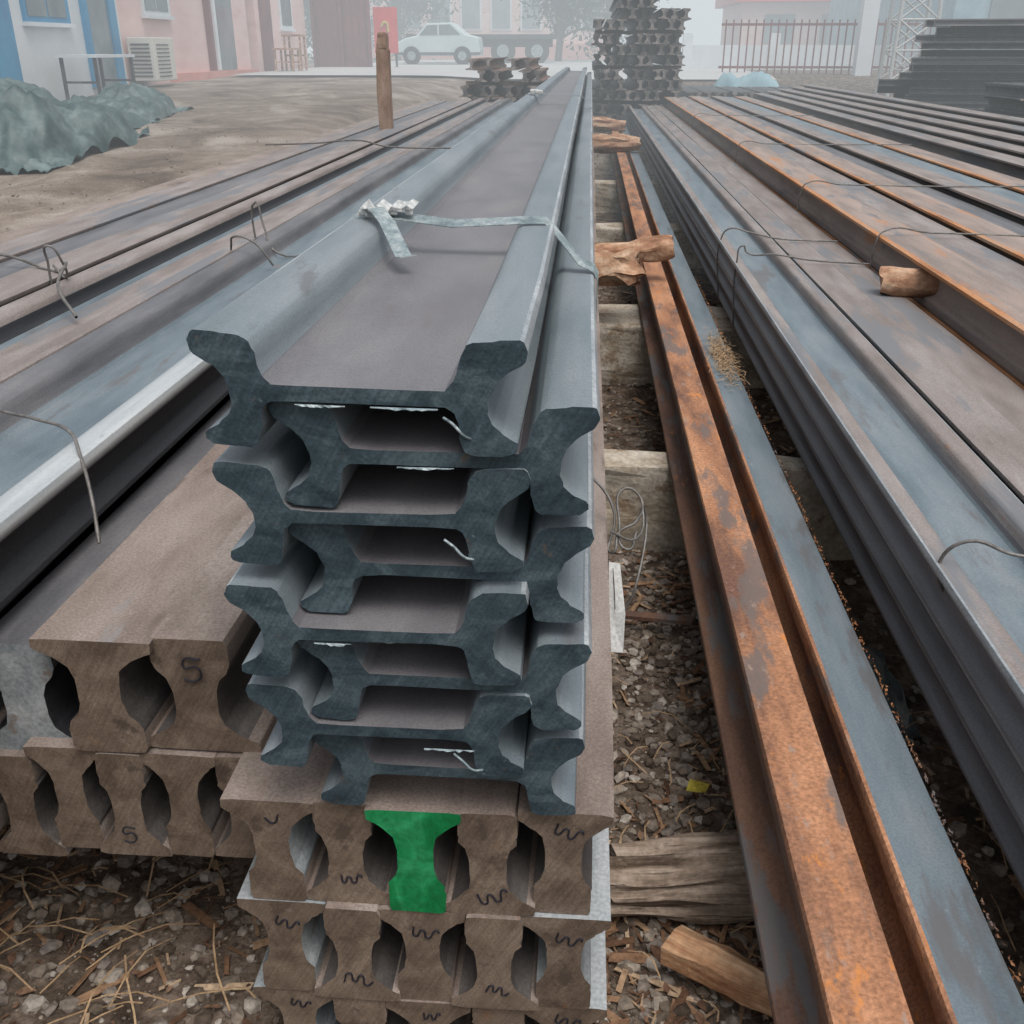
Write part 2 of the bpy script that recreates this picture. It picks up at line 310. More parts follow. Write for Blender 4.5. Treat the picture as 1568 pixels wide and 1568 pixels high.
# ---------------------------------------------------------------- main stack
CX=-.257
A=profA(1.,1.)
def segA(x,z):
    if abs(x)>.19 and z>.11: return 4
    return 0 if abs(x)<.112 and .05<z<.095 else 1
ms=root('steel_beam_stack')
mA=[M['web'],M['lip'],M['cut'],M['rim'],M['edge']]
for k in range(4):
    zb=1.184-.165*k
    extr('mast_section_beam',A,CX+[-.003,.004,.002,.006][k],zb,1.085+[0,.012,.0,.015][k],20,mA,segA,parent=ms,end=2,rim=3,rimw=.0024,tilt=[-.016,.003,.004,-.002][k],endj=.0012)
    extr('mast_section_beam',A,CX+.082+R.uniform(-.002,.002),zb-.083,1.10+[.0,.018,.006,.02][k],20,mA,segA,parent=ms,end=2,rim=3,rimw=.0024,tilt=-.006,endj=.0012)
def burr(x,y,z,l,d,parent,h0=.004):
    v=[];f=[];n=14
    for i in range(n):
        t=i/(n-1); h=.0006+h0*math.sin(t*3.1)*R.uniform(.1,1)
        v+=[(x+l*t,y,z+d*t),(x+l*t,y-R.uniform(0,.003),z+d*t-h)]
    for i in range(n-1): f.append((2*i,2*i+1,2*i+3,2*i+2))
    o=mesh('burr',v,f,M['rim'],parent); md=o.modifiers.new('s','SOLIDIFY'); md.thickness=.001
# ragged fins left by the saw under some webs
burr(-.335,1.084,1.2425,.06,-.001,ms); burr(-.245,1.084,1.2415,.08,-.001,ms,.003)
burr(-.30,1.096,.9125,.09,-.001,ms,.003); burr(-.22,1.099,1.160,.07,0,ms,.003)
burr(-.34,1.084,.912,.05,0,ms); burr(-.20,1.084,.747,.07,0,ms,.003)
# curled slivers hanging inside the cavities
for (x,z,y) in [(-.16,1.228,1.09),(-.165,1.062,1.1),(-.16,.735,1.09)]:
    tube('saw_sliver',[(x,y,z),(x+.012,y-.006,z-.006),(x+.028,y-.006,z-.022),(x+.04,y,z-.026)],.0018,M['rim'],ms,res=1)
# lower crane rails
rs=root('crane_rail_stack')
PR=profR(.144,.090,.203,.056)
mR=[M['brown'],M['endbrown'],M['rimb'],M['green'],M['grayside'],M['webshade']]
for row in range(3):
    zt=.590-.2035*row
    for k in range(5):
        xx=-.23+.1135*(k-2)+R.uniform(-.002,.002)+.004*row
        up=(k%2==1)
        y0=1.13+R.uniform(-.006,.014)
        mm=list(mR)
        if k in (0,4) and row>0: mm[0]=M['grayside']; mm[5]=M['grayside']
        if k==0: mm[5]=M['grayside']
        gr=(row==0 and k==2)
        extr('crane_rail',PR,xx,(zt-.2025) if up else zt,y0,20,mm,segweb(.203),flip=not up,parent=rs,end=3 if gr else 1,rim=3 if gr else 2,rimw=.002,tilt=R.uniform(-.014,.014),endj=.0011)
        if not gr:
            zc=zt-(.04 if not up else .155)+R.uniform(-.01,.01); s=R.uniform(.65,1.15)
            pts=[(-.02,.010),(-.014,-.010),(-.004,.006),(.006,-.010),(.018,.011),(.022,.006)]
            if row==1 and k in (1,3): pts=[(-.025,-.012),(-.018,.012),(-.006,-.006),(.002,.012),(.016,-.01),(.026,.002)]
            if row==0 and k==0: pts=[(-.012,.006),(0,-.008),(.014,.01)]
            a=R.uniform(-.4,.4)
            tube('chalk_mark',[(xx+s*(p[0]*math.cos(a)-p[1]*math.sin(a))+R.uniform(-.001,.001)+.006,y0-.0012,zc+s*(p[0]*math.sin(a)+p[1]*math.cos(a))) for p in pts],.0016,M['ink'],rs,res=1)
# ---------------------------------------------------------------- left lower stack
ls=root('crane_rail_stack')
PB=profR(.19,.124,.212,.070)
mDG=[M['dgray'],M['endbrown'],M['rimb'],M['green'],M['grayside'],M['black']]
for (xx,up,y0,dz) in [(-.74,False,1.235,0),(-.593,True,1.25,0),(-.892,True,1.27,-.035),(-1.045,False,1.26,-.01),(-1.20,True,1.26,-.01)]:
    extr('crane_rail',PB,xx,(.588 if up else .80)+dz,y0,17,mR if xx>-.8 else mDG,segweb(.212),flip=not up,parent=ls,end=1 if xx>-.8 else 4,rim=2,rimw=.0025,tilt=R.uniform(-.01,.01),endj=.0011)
PS=profR(.124,.078,.215,.050)
for k in range(-6,3):
    up=(k%2==0); xx=-.735+.0995*k
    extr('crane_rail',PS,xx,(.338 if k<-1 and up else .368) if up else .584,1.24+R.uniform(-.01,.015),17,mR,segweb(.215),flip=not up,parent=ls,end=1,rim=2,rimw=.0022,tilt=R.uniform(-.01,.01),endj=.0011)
f5=[(.012,.016),(-.006,.017),(-.008,.004),(.006,.006),(.011,-.006),(.002,-.015),(-.010,-.012)]
tube('chalk_mark',[(-.59+p[0]*1.3,1.246,.745+p[1]*1.3) for p in f5],.0016,M['ink'],ls)
tube('chalk_mark',[(-.735+p[0],1.226,.42+p[1]) for p in f5],.0016,M['ink'],ls)
for yy in (2.0,4.2,7,10,13):
    box('timber_bearer',-1.35,-.48,yy,yy+.16,.0,.336,M['bark'],ls,bev=.01)
# ---------------------------------------------------------------- left upper bundle
lb=root('steel_beam_bundle')
mL=[M['blue'],M['dgray'],M['dark'],M['rim'],M['polish'],M['gbrown'],M['black'],M['edge']]
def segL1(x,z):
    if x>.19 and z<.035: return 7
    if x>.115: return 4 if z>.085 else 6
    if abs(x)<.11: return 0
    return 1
def segL2(x,z):
    if x>.13: return 0
    if abs(x)<.11: return 1
    return 5
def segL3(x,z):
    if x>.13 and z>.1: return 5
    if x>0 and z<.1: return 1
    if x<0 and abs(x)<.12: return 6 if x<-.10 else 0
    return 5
extr('steel_beam',A,-1.10,.802,-.8,16.5,mL,segL1,parent=lb,end=2,ysegs=24)
for k in range(3):
    zb=.80-.142*k
    extr('steel_beam',A,-1.51,zb-.004,-.8,17,mL,segL2 if k else segL3,parent=lb,end=2,ysegs=24)
PL=profR(.17,.1,.18,.05)
pb=root('steel_rail_bundle')
for k in range(4):
    for r_ in range(3):
        extr('steel_rail',PL,-1.81-.168*k-.01*r_,.94-.19*r_+R.uniform(-.010,.010),-.5,15.5+R.uniform(-.5,.5),[[M['gbrown'],M['dgray'],M['gbrown'],M['brown']][k],M['endbrown']],None,flip=True,parent=pb,end=1,ysegs=20,tilt=R.uniform(-.04,.04))
for yy in (1,4,7.5,11,14):
    box('timber_bearer',-2.5,-1.40,yy,yy+.15,.05,.37,M['bark'],pb,bev=.01)
pr=root('rusty_post')
box('post_shaft',-1.96,-1.84,9.8,9.92,.1,1.62,M['postm'],pr,bev=.012,jit=.015,sub=3)
box('post_cap',-1.945,-1.85,9.80,9.92,1.60,1.76,M['postm'],pr,bev=.02,jit=.02,sub=2)
# ---------------------------------------------------------------- straps & wires
st=root('steel_strap')
Y0=1.93; zt=1.331; SW=.036
pts=[(-.458,Y0,1.20),(-.458,Y0,1.30),(-.45,Y0,zt-.004),(-.43,Y0,zt),(-.40,Y0-.004,zt+.006),(-.375,Y0-.01,zt+.004),(-.25,Y0-.015,zt-.010),(-.12,Y0-.02,zt-.002),(-.075,Y0-.025,zt),(-.058,Y0-.03,zt-.016),(-.01,Y0-.055,1.262),(.018,Y0-.06,1.25),(.026,Y0-.06,1.235),(.024,Y0-.06,1.05)]
ribbon('strap_band',pts,SW,M['strap'],st,wd=(.05,1,.25))
tail=[(-.41,Y0-.02,zt+.016),(-.39,Y0-.05,zt+.022),(-.36,Y0-.10,zt+.004),(-.335,Y0-.155,zt-.02),(-.315,Y0-.20,zt-.038),(-.303,Y0-.22,zt-.034)]
ribbon('strap_tail',tail,.028,M['strap'],st,wd=(1,.35,.1))
cp=[]
for i in range(12):
    cp.append((-.428+.0095*i,Y0-.006+.004*math.sin(i*2.3),zt+.008+(.010 if i%3==1 else 0)+.004*math.sin(i*1.7)+.001*i))
ribbon('strap_clip',cp,.046,M['clip'],st,wd=(.12,1,.15),th=.006)
for i in (1,4,7,10): box('clip_crimp',cp[i][0]-.007,cp[i][0]+.007,Y0-.034+.006*(i%3),Y0-.016,zt+.004,zt+.02,M['clip'],st,bev=.003,jit=.004)
for yy in (7.6,15):
    ribbon('strap_band',[(-.46,yy,1.2),(-.456,yy,zt),(-.38,yy,zt+.003),(-.1,yy,zt+.003),(-.06,yy,zt),(.0,yy,1.252),(.022,yy,1.245),(.026,yy,1.05)],.045,M['strap'],st)
box('strap_clip',-.42,-.33,7.56,7.66,zt+.004,zt+.03,M['clip'],st,bev=.006,jit=.008,sub=1)
wr=root('tie_wire')
tube('wire_a',[(-2.3,3.35,.95),(-2.0,3.3,.985),(-1.75,3.2,.95),(-1.66,3.1,1.0),(-1.62,2.95,.96),(-1.50,2.8,.90)],.005,M['wire'],wr)
tube('wire_b',[(-1.72,3.1,.80),(-1.71,3.08,1.0),(-1.69,3.06,1.06),(-1.66,3.08,1.0),(-1.7,3.15,.94),(-1.76,3.2,.97)],.004,M['wire'],wr)
tube('wire_c',[(-1.34,3.7,.80),(-1.32,3.68,.95),(-1.28,3.62,1.0),(-1.20,3.6,.98),(-1.14,3.6,.9)],.004,M['wire'],wr)
tube('wire_d',[(-1.31,3.95,.85),(-1.29,3.93,1.08),(-1.26,3.9,1.0),(-1.2,3.85,.9),(-.95,3.8,.945)],.004,M['wire'],wr)
tube('wire_e',[(-1.42,1.90,.95),(-1.35,1.86,.965),(-1.27,1.84,.985),(-1.16,1.80,.965),(-1.05,1.74,.97),(-.97,1.70,.965),(-.91,1.62,.945),(-.865,1.55,.89),(-.84,1.50,.83)],.0035,M['wire'],wr)
tube('wire_f',[(-2.5,8,.95),(-2.1,7.9,.97),(-1.7,7.8,1.0),(-1.5,7.7,.97),(-1.0,7.7,.96)],.006,M['wire'],wr)
tube('wire_g',[(.02,2.2,.70),(.07,2.16,.66),(.09,2.12,.62),(.085,2.05,.56),(.10,2.08,.60),(.14,2.1,.62),(.15,2.14,.66),(.11,2.15,.68),(.10,2.10,.62),(.12,2.05,.57),(.14,2.08,.60)],.0035,M['wire'],wr)
tube('wire_h',[(.08,2.08,.60),(.14,2.05,.60),(.155,2.12,.65),(.14,2.0,.50),(.10,1.98,.40),(.09,1.95,.36)],.003,M['wire'],wr)
tg=root('paper_label_tag')
mesh('tag_sheet',[(.074,1.93,.60),(.098,1.92,.602),(.112,1.86,.51),(.110,1.83,.43),(.078,1.84,.425),(.077,1.88,.51)],[(0,1,2,5),(5,2,3,4)],M['paper'],tg)
tube('tag_text',[(.083,1.92,.59),(.087,1.895,.555),(.090,1.87,.515)],.0008,M['ink'],tg)
# ---------------------------------------------------------------- orange rails
orr=root('rusty_rail_pair')
PO=profR(.165,.108,.18,.04,mid=True)
mO=[M['rust'],M['rustdark'],M['blue'],M['rustedge']]
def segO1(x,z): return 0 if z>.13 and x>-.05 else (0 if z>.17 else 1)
def segO2(x,z):
    if z>.17: return 2 if x>-.03 else 0
    if z>.135: return 3 if x>0 else 0
    return 0 if x<0 else 3
extr('rusty_rail',PO,.394,.33,.35,18.0,mO,segO1,parent=orr,end=1,ysegs=30,wob=.002)
extr('rusty_rail',PO,.552,.322,.35,18.2,mO,segO2,parent=orr,end=1,ysegs=30,wob=.002,tilt=.02)
# flaking orange scale along the outer edge of the second rail
r=random.Random(21); V=[];F=[]
for i in range(900):
    y=.5+5*r.random()**1.3; x=.607+r.gauss(0,.0025); z=.494+r.gauss(0,.003); s=r.uniform(.0015,.0045); o=len(V)
    for _ in range(4): V.append((x+r.uniform(-s,s),y+r.uniform(-2*s,2*s),z+r.uniform(-s,s)))
    F+=[(o,o+1,o+2),(o,o+2,o+3),(o+1,o+2,o+3)]
mesh('rust_flakes',V,F,M['rustedge'],orr)
cs=[(3.18,.32,.14),(5.15,.30,.5),(8.3,.3,.3),(11.3,.3,.35),(15,.3,.3),(.55,.32,.2)]
for (yy,h,d) in cs:
    box('concrete_sleeper',.075,1.7 if yy>1 else .3,yy,yy+d,-.05,h,M['conc'],None,bev=.014,jit=.018,sub=8)
def log(name,x0,x1,y,z,r,m,parent=None,yaw=0,tilt=0,wob=.01,seed=0,groove=0,fx=9):
    bm=bmesh.new(); ns=36 if groove else 24; nl=14; rings=[]; L=x1-x0
    jk=[random.Random(seed+k).random() for k in range(ns)]
    for j in range(nl+1):
        t=j/nl; rg=[]
        rr=r*(1+.12*math.sin(t*5+seed)-.12*t)
        if j in(0,nl) and not groove: rr*=.9
        for k in range(ns):
            a=2*math.pi*k/ns
            q=rr*(1-groove*jk[k])
            p=Vector((-L/2+L*t+(jk[(k*5)%ns]-.5)*groove*.25*(1 if j in(0,nl) else 0),math.cos(a)*q,math.sin(a)*q))
            p+=noise.noise_vector(Vector((p.x*fx+seed,p.y*22,p.z*22)))*wob
            rg.append(bm.verts.new(p))
        rings.append(rg)
    for j in range(nl):
        for k in range(ns): 
            f=bm.faces.new((rings[j][k],rings[j][(k+1)%ns],rings[j+1][(k+1)%ns],rings[j+1][k])); f.smooth=not groove
    bm.faces.new(rings[0]); bm.faces.new(rings[-1][::-1]); bmesh.ops.recalc_face_normals(bm,faces=bm.faces[:])
    me=bpy.data.meshes.new(name); bm.to_mesh(me); bm.free(); me.materials.append(m); me.set_sharp_from_angle(angle=.7)
    o=bpy.data.objects.new(name,me); o.location=((x0+x1)/2,y,z); o.rotation_euler=(0,tilt,yaw); return link(o,parent)
log('wooden_log',-.3,.28,5.15,.60,.105,M['log'],wob=.05,seed=1)
log('wooden_log',.02,.46,5.3,.66,.065,M['log'],wob=.02,seed=3,tilt=-.1)
log('wooden_log',-.3,.62,12.6,.60,.10,M['log'],wob=.03,seed=5)
log('wooden_log',-.3,.55,16,.60,.10,M['log'],wob=.03,seed=6,tilt=.05)
log('wooden_log',1.15,1.75,3.9,.80,.05,M['log'],wob=.02,seed=8,yaw=-.25)
log('weathered_log',.07,.49,1.56,.065,.092,M['bark'],wob=.022,seed=11,yaw=.12,groove=.38,fx=6)
log('weathered_log',.62,.80,1.75,.05,.05,M['bark'],wob=.01,seed=15,yaw=.3,groove=.25,fx=3)
me_v=[];N=8
for j in range(N+1):
    t=j/N
    for (a,b,c) in [(0,-.04,.0),(0,-.035,.045),(0,.01,.06),(0,.045,.03),(0,.04,0)]:
        q=noise.noise_vector(Vector((t*4,b*40,c*40)))*.009
        me_v.append((-.1+.2*t+q.x+(R.uniform(-.014,.014) if j in(0,N) else 0),b*(1-.25*t)+q.y,c+q.z))
me_f=[]
for j in range(N):
    for k in range(5): me_f.append((j*5+k,j*5+(k+1)%5,(j+1)*5+(k+1)%5,(j+1)*5+k))
me_f+=[tuple(range(5))[::-1],tuple(N*5+k for k in range(5))]
o=mesh('split_firewood',me_v,me_f,M['woody']); o.location=(.295,1.33,.05); o.rotation_euler=(.1,.1,-.45)
def straws(name,cx,cy,cz,n,sp,L,m,seed,wd=.0018):
    r=random.Random(seed); p=root(name); V=[];F=[]
    for i in range(n):
        x=cx+r.gauss(0,sp[0]); y=cy+r.gauss(0,sp[1]); z=cz+abs(r.gauss(0,sp[2])); a=r.uniform(0,6.28); l=L*r.uniform(.3,1); b=r.uniform(-.3,.3)
        d=Vector((math.cos(a),math.sin(a),b)); s=Vector((-d.y,d.x,0))*wd
        pts=[Vector((x,y,z))+d*l*(t-.5)+Vector((0,0,.15*l*math.sin(t*3.1)))+s*8*math.sin(t*3+i) for t in (0,.33,.66,1)]
        o=len(V)
        for q in pts: V+= [tuple(q-s),tuple(q+s)]
        for j in range(3): F.append((o+2*j,o+2*j+1,o+2*j+3,o+2*j+2))
    mesh('stems',V,F,m,p)
straws('straw_clump',.562,3.9,.505,520,(.022,.17,.006),.055,M['straw'],1,.0014)
straws('straw_litter',-.95,1.25,.03,60,(.2,.25,.01),.22,M['straw'],2)
straws('straw_litter',.3,1.6,.03,60,(.2,.5,.01),.12,M['straw'],3)
straws('straw_litter',.9,1.9,.03,60,(.2,.5,.01),.14,M['straw'],5)
o=mesh('yellow_leaf',[(-.03,0,0),(-.012,-.018,.01),(.012,-.02,.004),(.03,-.006,.012),(.02,.016,.0),(-.01,.02,.012),(0,0,.002)],[(6,0,1),(6,1,2),(6,2,3),(6,3,4),(6,4,5),(6,5,0)],M['leaf']); o.location=(.30,1.85,.05); o.rotation_euler=(.2,.1,.5)
o=mesh('bark_strip',[(-.16,-.012,0),(.16,-.018,.01),(.17,.012,.012),(-.15,.014,.003),(-.16,-.012,.012),(.16,-.018,.022),(.17,.012,.024),(-.15,.014,.015)],[(0,3,2,1),(4,5,6,7),(0,1,5,4),(1,2,6,5),(2,3,7,6),(3,0,4,7)],M['rustdark']); o.location=(.20,2.62,.04); o.rotation_euler=(0,0,-.15)
def cloth(name,cx,cy,w,d,h,m,seed,nn=26,parent=None,base=None):
    V=[];F=[]
    for j in range(nn):
        for i in range(nn):
            u=i/(nn-1)*2-1; v=j/(nn-1)*2-1
            rr=1-min(1,(abs(u)**2.4+abs(v)**2.4)); e=Vector((u*2+seed,v*2,seed))
            z=h*max(0,rr)**.55*(.75+.5*noise.noise(e))+h*.13*noise.noise(e*3.1)+h*.13*abs(noise.noise(Vector((e.x*7,e.y*2.0,e.z))))
            k=1+.12*noise.noise(e*1.4)
            x=cx+u*w/2*k; y=cy+v*d/2*k
            V.append((x,y,(base if base is not None else g(x,y))+max(-.02,z)))
    for j in range(nn-1):
        for i in range(nn-1):
            a=j*nn+i; F.append((a,a+1,a+nn+1,a+nn))
    return mesh(name,V,F,m,parent,smooth=True)
cloth('plastic_sheet_scrap',.80,2.35,.22,.42,.09,M['plast'],4.2)
# ---------------------------------------------------------------- right bundles
rb=root('steel_beam_bundle')
A7=profA(.70,1.1)
def seg7(x,z):
    if abs(x)>.125 and z>.085: return 4
    return 1 if abs(x)<.075 else (0 if z>.08 else 2)
mG=[M['gbrown'],M['blue'],M['dgray'],M['rim'],M['edge']]
for k in range(3):
    extr('steel_beam',A7,.815+.02*k,.635-.115*k-.0,.5,18.5,mG,seg7,parent=rb,end=2,ysegs=24)
PG=profR(.145,.09,.16,.04)
for k in range(2):
    for r_ in range(2):
        extr('steel_beam',PG,1.03+.15*k+.01*r_,.75-.17*r_,.5,18.5,[M['gbrown'],M['endbrown']],None,flip=True,parent=rb,end=1,ysegs=24,tilt=R.uniform(-.02,.02))
tube('bundle_wire',[(.70,5.2,.45),(.69,5.2,.75),(.72,5.18,.80),(.82,5.15,.79),(.95,5.1,.77),(1.1,5.1,.762),(1.25,5.1,.76)],.004,M['wire'],rb)
tube('bundle_wire',[(.70,4.6,.45),(.69,4.6,.75),(.71,4.6,.82),(.73,4.6,.79),(.85,4.56,.79),(1.0,4.55,.77),(1.25,4.5,.765)],.004,M['wire'],rb)
tube('bundle_wire',[(.80,1.75,.36),(.80,1.72,.55),(.685,1.70,.74),(.72,1.68,.80),(.80,1.66,.785),(.9,1.64,.79)],.0035,M['wire'],rb)
r2=root('rusty_rail_bundle')
PK=profR(.195,.12,.17,.045)
def segK(x,z): return 1 if (z<.03 and x<-.05) else 0
def segKs(x,z): return 2 if z>.12 else (1 if z<.03 else 3)
mK=[M['rustplate'],M['rustedge'],M['rustedge'],M['dgray']]
mK2=[M['gbrown'],M['rustplate'],M['rustedge'],M['dgray']]
mK3=[M['blue'],M['rustedge'],M['rustedge'],M['dgray']]
mK4=[M['dgray'],M['rustedge'],M['rustedge'],M['dgray']]
dzs=[0,-.014,.010,-.024,.004,-.016,.0]
for r_ in range(4):
    for k in range(7):
        up=(r_%2==1)
        if r_>0 and k>1: continue
        extr('rusty_rail',PK,1.375+.205*k-.012*r_,.885-.174*r_-(.17 if up else 0)+(dzs[k] if r_==0 else 0),.3,19+R.uniform(-.4,.4),[mK,mK2,mK,mK4,mK2,mK3,mK][k],segK if r_==0 else segKs,flip=not up,parent=r2,end=3,ysegs=22,tilt=R.uniform(-.06,.06))
for yy in (4.5,6.2,9,13):
    tube('bundle_wire',[(1.26,yy,.6),(1.268,yy,.87),(1.29,yy,.905),(1.5,yy+.03,.897),(1.9,yy-.02,.897),(2.7,yy,.90)],.004,M['wire'],r2)
for yy in (1.5,5,9,14): box('timber_bearer',1.3,2.8,yy,yy+.16,0,.19,M['bark'],r2)
r3=root('steel_beam_bundle')
for k in range(5):
    for r_ in range(2):
        extr('steel_beam',PK,2.95+.2*k,.93-.175*r_+.035*k,6.4+.5*k+.2*r_,19,[M['gbrown'],M['endbrown']],None,flip=True,parent=r3,end=1,ysegs=10)
for yy in (8,12,16): box('timber_bearer',2.85,3.9,yy,yy+.16,0,.6,M['bark'],r3)
bp_=root('steel_bar_stack')
for r_ in range(16):
    for k in range(2):
        o=extr('steel_bar',profR(.3,.2,.095,.12),0,0,0,16,[M['dark'] if (r_*3+k)%5 else M['dgray'],M['pend']],None,parent=bp_,end=1,ysegs=2,wob=0)
        x0=4.45+.03*r_+R.uniform(-.30,.30)
        if r_<5: x0-=.7+.2*(5-r_)
        o.location=(x0,16.6+.32*k-.03*r_+R.uniform(-.05,.05),.42+.1*r_); o.rotation_euler=(0,R.uniform(-.002,.002),math.radians(-101+R.uniform(-.8,.8)))
for (x,y) in ((5,16.4),(8,15.8)): box('timber_bearer',x,x+.3,y-.6,y+.6,0,.41,M['bark'],bp_)
# ---------------------------------------------------------------- far piles
def pile(name,xc,y,z0,cols,rows,m1,m2,L=6,pw=.17,skip=None,yaw=0):
    p=root(name); pf=profR(.19,.12,.16,.05)
    for r_ in range(rows):
        for k in range(cols):
            if skip and skip(k,r_): continue
            up=(k+r_)%2==0
            extr('rail',pf,xc+(k-(cols-1)/2)*pw+R.uniform(-.035,.035)+.05*math.sin(r_*2.1),z0+.165*r_+(0 if up else .16)+.05*(r_//3),y+R.uniform(-.3,.25),y+L,[m1,m2],None,flip=not up,parent=p,end=1,ysegs=1,wob=0,tilt=R.uniform(-.09,.09),rim=0,rimw=.012)
    for r_ in range(0,rows,3):
        box('spacer',xc-cols*pw/2,xc+cols*pw/2,y+.5,y+.65,z0+.165*r_-.055+.05*(r_//3),z0+.165*r_-.004+.05*(r_//3),M['bark'],p)
    return p
pile('rail_pile',.82,18.6,.28,9,16,M['dark'],M['pend'],skip=lambda k,r_:(k<2 and r_>9) or (k==3 and r_%4<2) or (r_>10 and k>6) or (k==6 and r_%5==1))
pile('rail_pile',-1.35,16.6,.62,6,5,M['rustdark'],M['pend'],L=3,pw=.21,skip=lambda k,r_:r_>2 and (k+r_)%3==0)
pile('rail_pile',3.2,21.0,.55,16,2,M['dark'],M['pend'],L=4)
pile('rail_pile',5.6,12.6,.75,7,3,M['dark'],M['pend'],L=1.5)
# ---------------------------------------------------------------- tarps
cloth('green_tarp_heap',-7.6,12.8,3.2,3.2,.95,M['tarp'],1.3,nn=80)
cloth('green_tarp_heap',-7.4,16.4,1.5,2.2,.5,M['tarp'],7.7,nn=50)
cloth('green_tarp_heap',-7.0,15.2,1.0,1.0,.25,M['tarp'],9.7,nn=30)
# ---------------------------------------------------------------- houses
GZ=.9
h1=root('white_house')
box('walls',-16,-9.6,10,21.8,GZ-.4,4.4,M['white'],h1)
box('roof',-16.3,-9.2,9.7,21.9,4.41,4.6,M['bluep'],h1)
def window(p,y0,y1,z0,z1,fm,x=-9.6):
    box('window_frame',x,x+.06,y0,y1,z0,z1,fm,p); n=2
    for i in range(n):
        a=y0+.09+(y1-y0-.18)*i/n; b=y0+.09+(y1-y0-.18)*(i+1)/n-.06
        box('window_glass',x+.01,x+.075,a,b,z0+.09,z1-.09,M['glass'],p)
    box('window_sill',x,x+.12,y0-.05,y1+.05,z0-.07,z0-.002,M['white'],p)
window(h1,18.0,19.6,2.05,3.4,M['bluep'])
box('door',-9.6,-9.54,20.3,21.2,.95,3.0,M['glass'],h1)
box('door_frame',-9.6,-9.5,20.15,20.29,.95,3.1,M['bluep'],h1)
box('door_frame',-9.6,-9.5,21.21,21.5,.95,3.1,M['bluep'],h1)
box('wall_band',-9.6,-9.57,16.0,17.6,.9,4.3,M['bluep'],h1)
h2=root('pink_house')
box('walls',-16,-9.65,21.81,30.3,GZ-.3,4.4,M['pink'],h2)
box('roof',-16.3,-9.2,21.95,30.4,4.41,4.6,M['pinkd'],h2)
box('plinth',-9.65,-9.45,24.2,30.3,GZ-.3,1.12,M['pinkd'],h2)
window(h2,23.1,24.6,2.3,3.4,M['white'],-9.65)
box('door',-9.65,-9.59,27.6,28.9,1.13,3.1,M['glass'],h2)
box('door_frame',-9.65,-9.57,27.4,27.58,1.13,3.2,M['white'],h2)
box('downpipe',-9.65,-9.5,26.9,27.05,1.13,4.4,M['redg'],h2)
h3=root('pink_house')
box('walls',-16,-9.5,30.6,36,GZ-.3,4.6,M['pink'],h3)
box('roof',-16.3,-9.2,30.5,36.2,4.61,4.8,M['pinkd'],h3)
box('door',-9.5,-9.44,31.0,32.0,1.05,3.1,M['redg'],h3)
window(h3,33,34.3,2.2,3.4,M['white'],-9.5)
ac=root('air_conditioner_outdoor_unit')
box('casing',-9.55,-9.0,21.9,23.0,1.02,1.85,M['acw'],ac,bev=.02)
for i in range(9): box('grille_slat',-9.0,-8.985,22.05,22.7,1.1+.075*i,1.12+.075*i,M['dark'],ac)
for i in range(9): box('side_slat',-9.48,-9.08,21.885,21.9,1.1+.075*i,1.13+.075*i,M['dark'],ac)
def table(name,x,y,w,d,h,m,top):
    p=root(name); z=g(x,y)
    for a in (0,w):
        for b in (0,d): box('leg',x+a-.025,x+a+.025,y+b-.025,y+b+.025,z-.03,z+h,m,p)
    box('top',x-.06,x+w+.06,y-.06,y+d+.06,z+h+.002,z+h+.05,top,p)
    box('rail_1',x,x+w,y-.015,y+.015,z+h*.45,z+h*.5,m,p); box('rail_2',x,x+w,y+d-.015,y+d+.015,z+h*.45,z+h*.5,m,p)
table('metal_table',-9.2,18.3,.6,1.5,.75,M['dark'],M['white'])
table('wooden_stool',-8.9,30.2,.5,.6,.6,M['log'],M['log'])
table('workbench',-8.8,30.9,.45,.5,.95,M['log'],M['log'])
gt=root('maroon_gate')
for i in range(2): box('gate_leaf',-9.3+.95*i,-8.4+.95*i,36.5,36.6,1.0,3.8,M['redg'],gt)
for i in range(3): box('gate_post',-9.4+.95*i,-9.31+.95*i,36.4,36.55,.95,4.0,M['redg'],gt)
for i in range(8): box('gate_rib',-9.2+.23*i,-9.16+.23*i,36.46,36.495,1.1,3.7,M['redg'],gt)
rbd=root('red_notice_board')
box('panel',-7.3,-6.5,36.5,36.56,1.5,2.9,M['red'],rbd); box('leg_1',-7.25,-7.18,36.57,36.61,1,2.7,M['dark'],rbd); box('leg_2',-6.62,-6.55,36.57,36.61,1,2.7,M['dark'],rbd)
tube('emblem',[(-7.05,36.48,2.3),(-6.9,36.48,2.45),(-6.8,36.48,2.15)],.04,M['leaf'],rbd)
def wheel(x,y,z,r,w,p):
    bm=bmesh.new(); bmesh.ops.create_cone(bm,cap_ends=True,segments=24,radius1=r,radius2=r,depth=w,matrix=Matrix.Rotation(math.pi/2,4,'X'))
    me=bpy.data.meshes.new('wheel'); bm.to_mesh(me); bm.free(); me.materials.append(M['ty']); o=bpy.data.objects.new('wheel',me); o.location=(x,y,z); link(o,p)
    bm=bmesh.new(); bmesh.ops.create_cone(bm,cap_ends=True,segments=16,radius1=r*.55,radius2=r*.5,depth=w+.03,matrix=Matrix.Rotation(math.pi/2,4,'X'))
    me=bpy.data.meshes.new('hub'); bm.to_mesh(me); bm.free(); me.materials.append(M['strap']); o=bpy.data.objects.new('hub',me); o.location=(x,y,z); link(o,p)
car=root('parked_car')
cx,cy,cz=-7.5,41.4,g(-7,41)+.05
body=[(0,.35),(.05,.75),(.5,.92),(1.0,1.0),(1.45,1.42),(2.6,1.45),(3.2,1.05),(3.75,.95),(3.85,.5),(3.8,.3),(.1,.28)]
body=[(a*.85,b) for a,b in body]
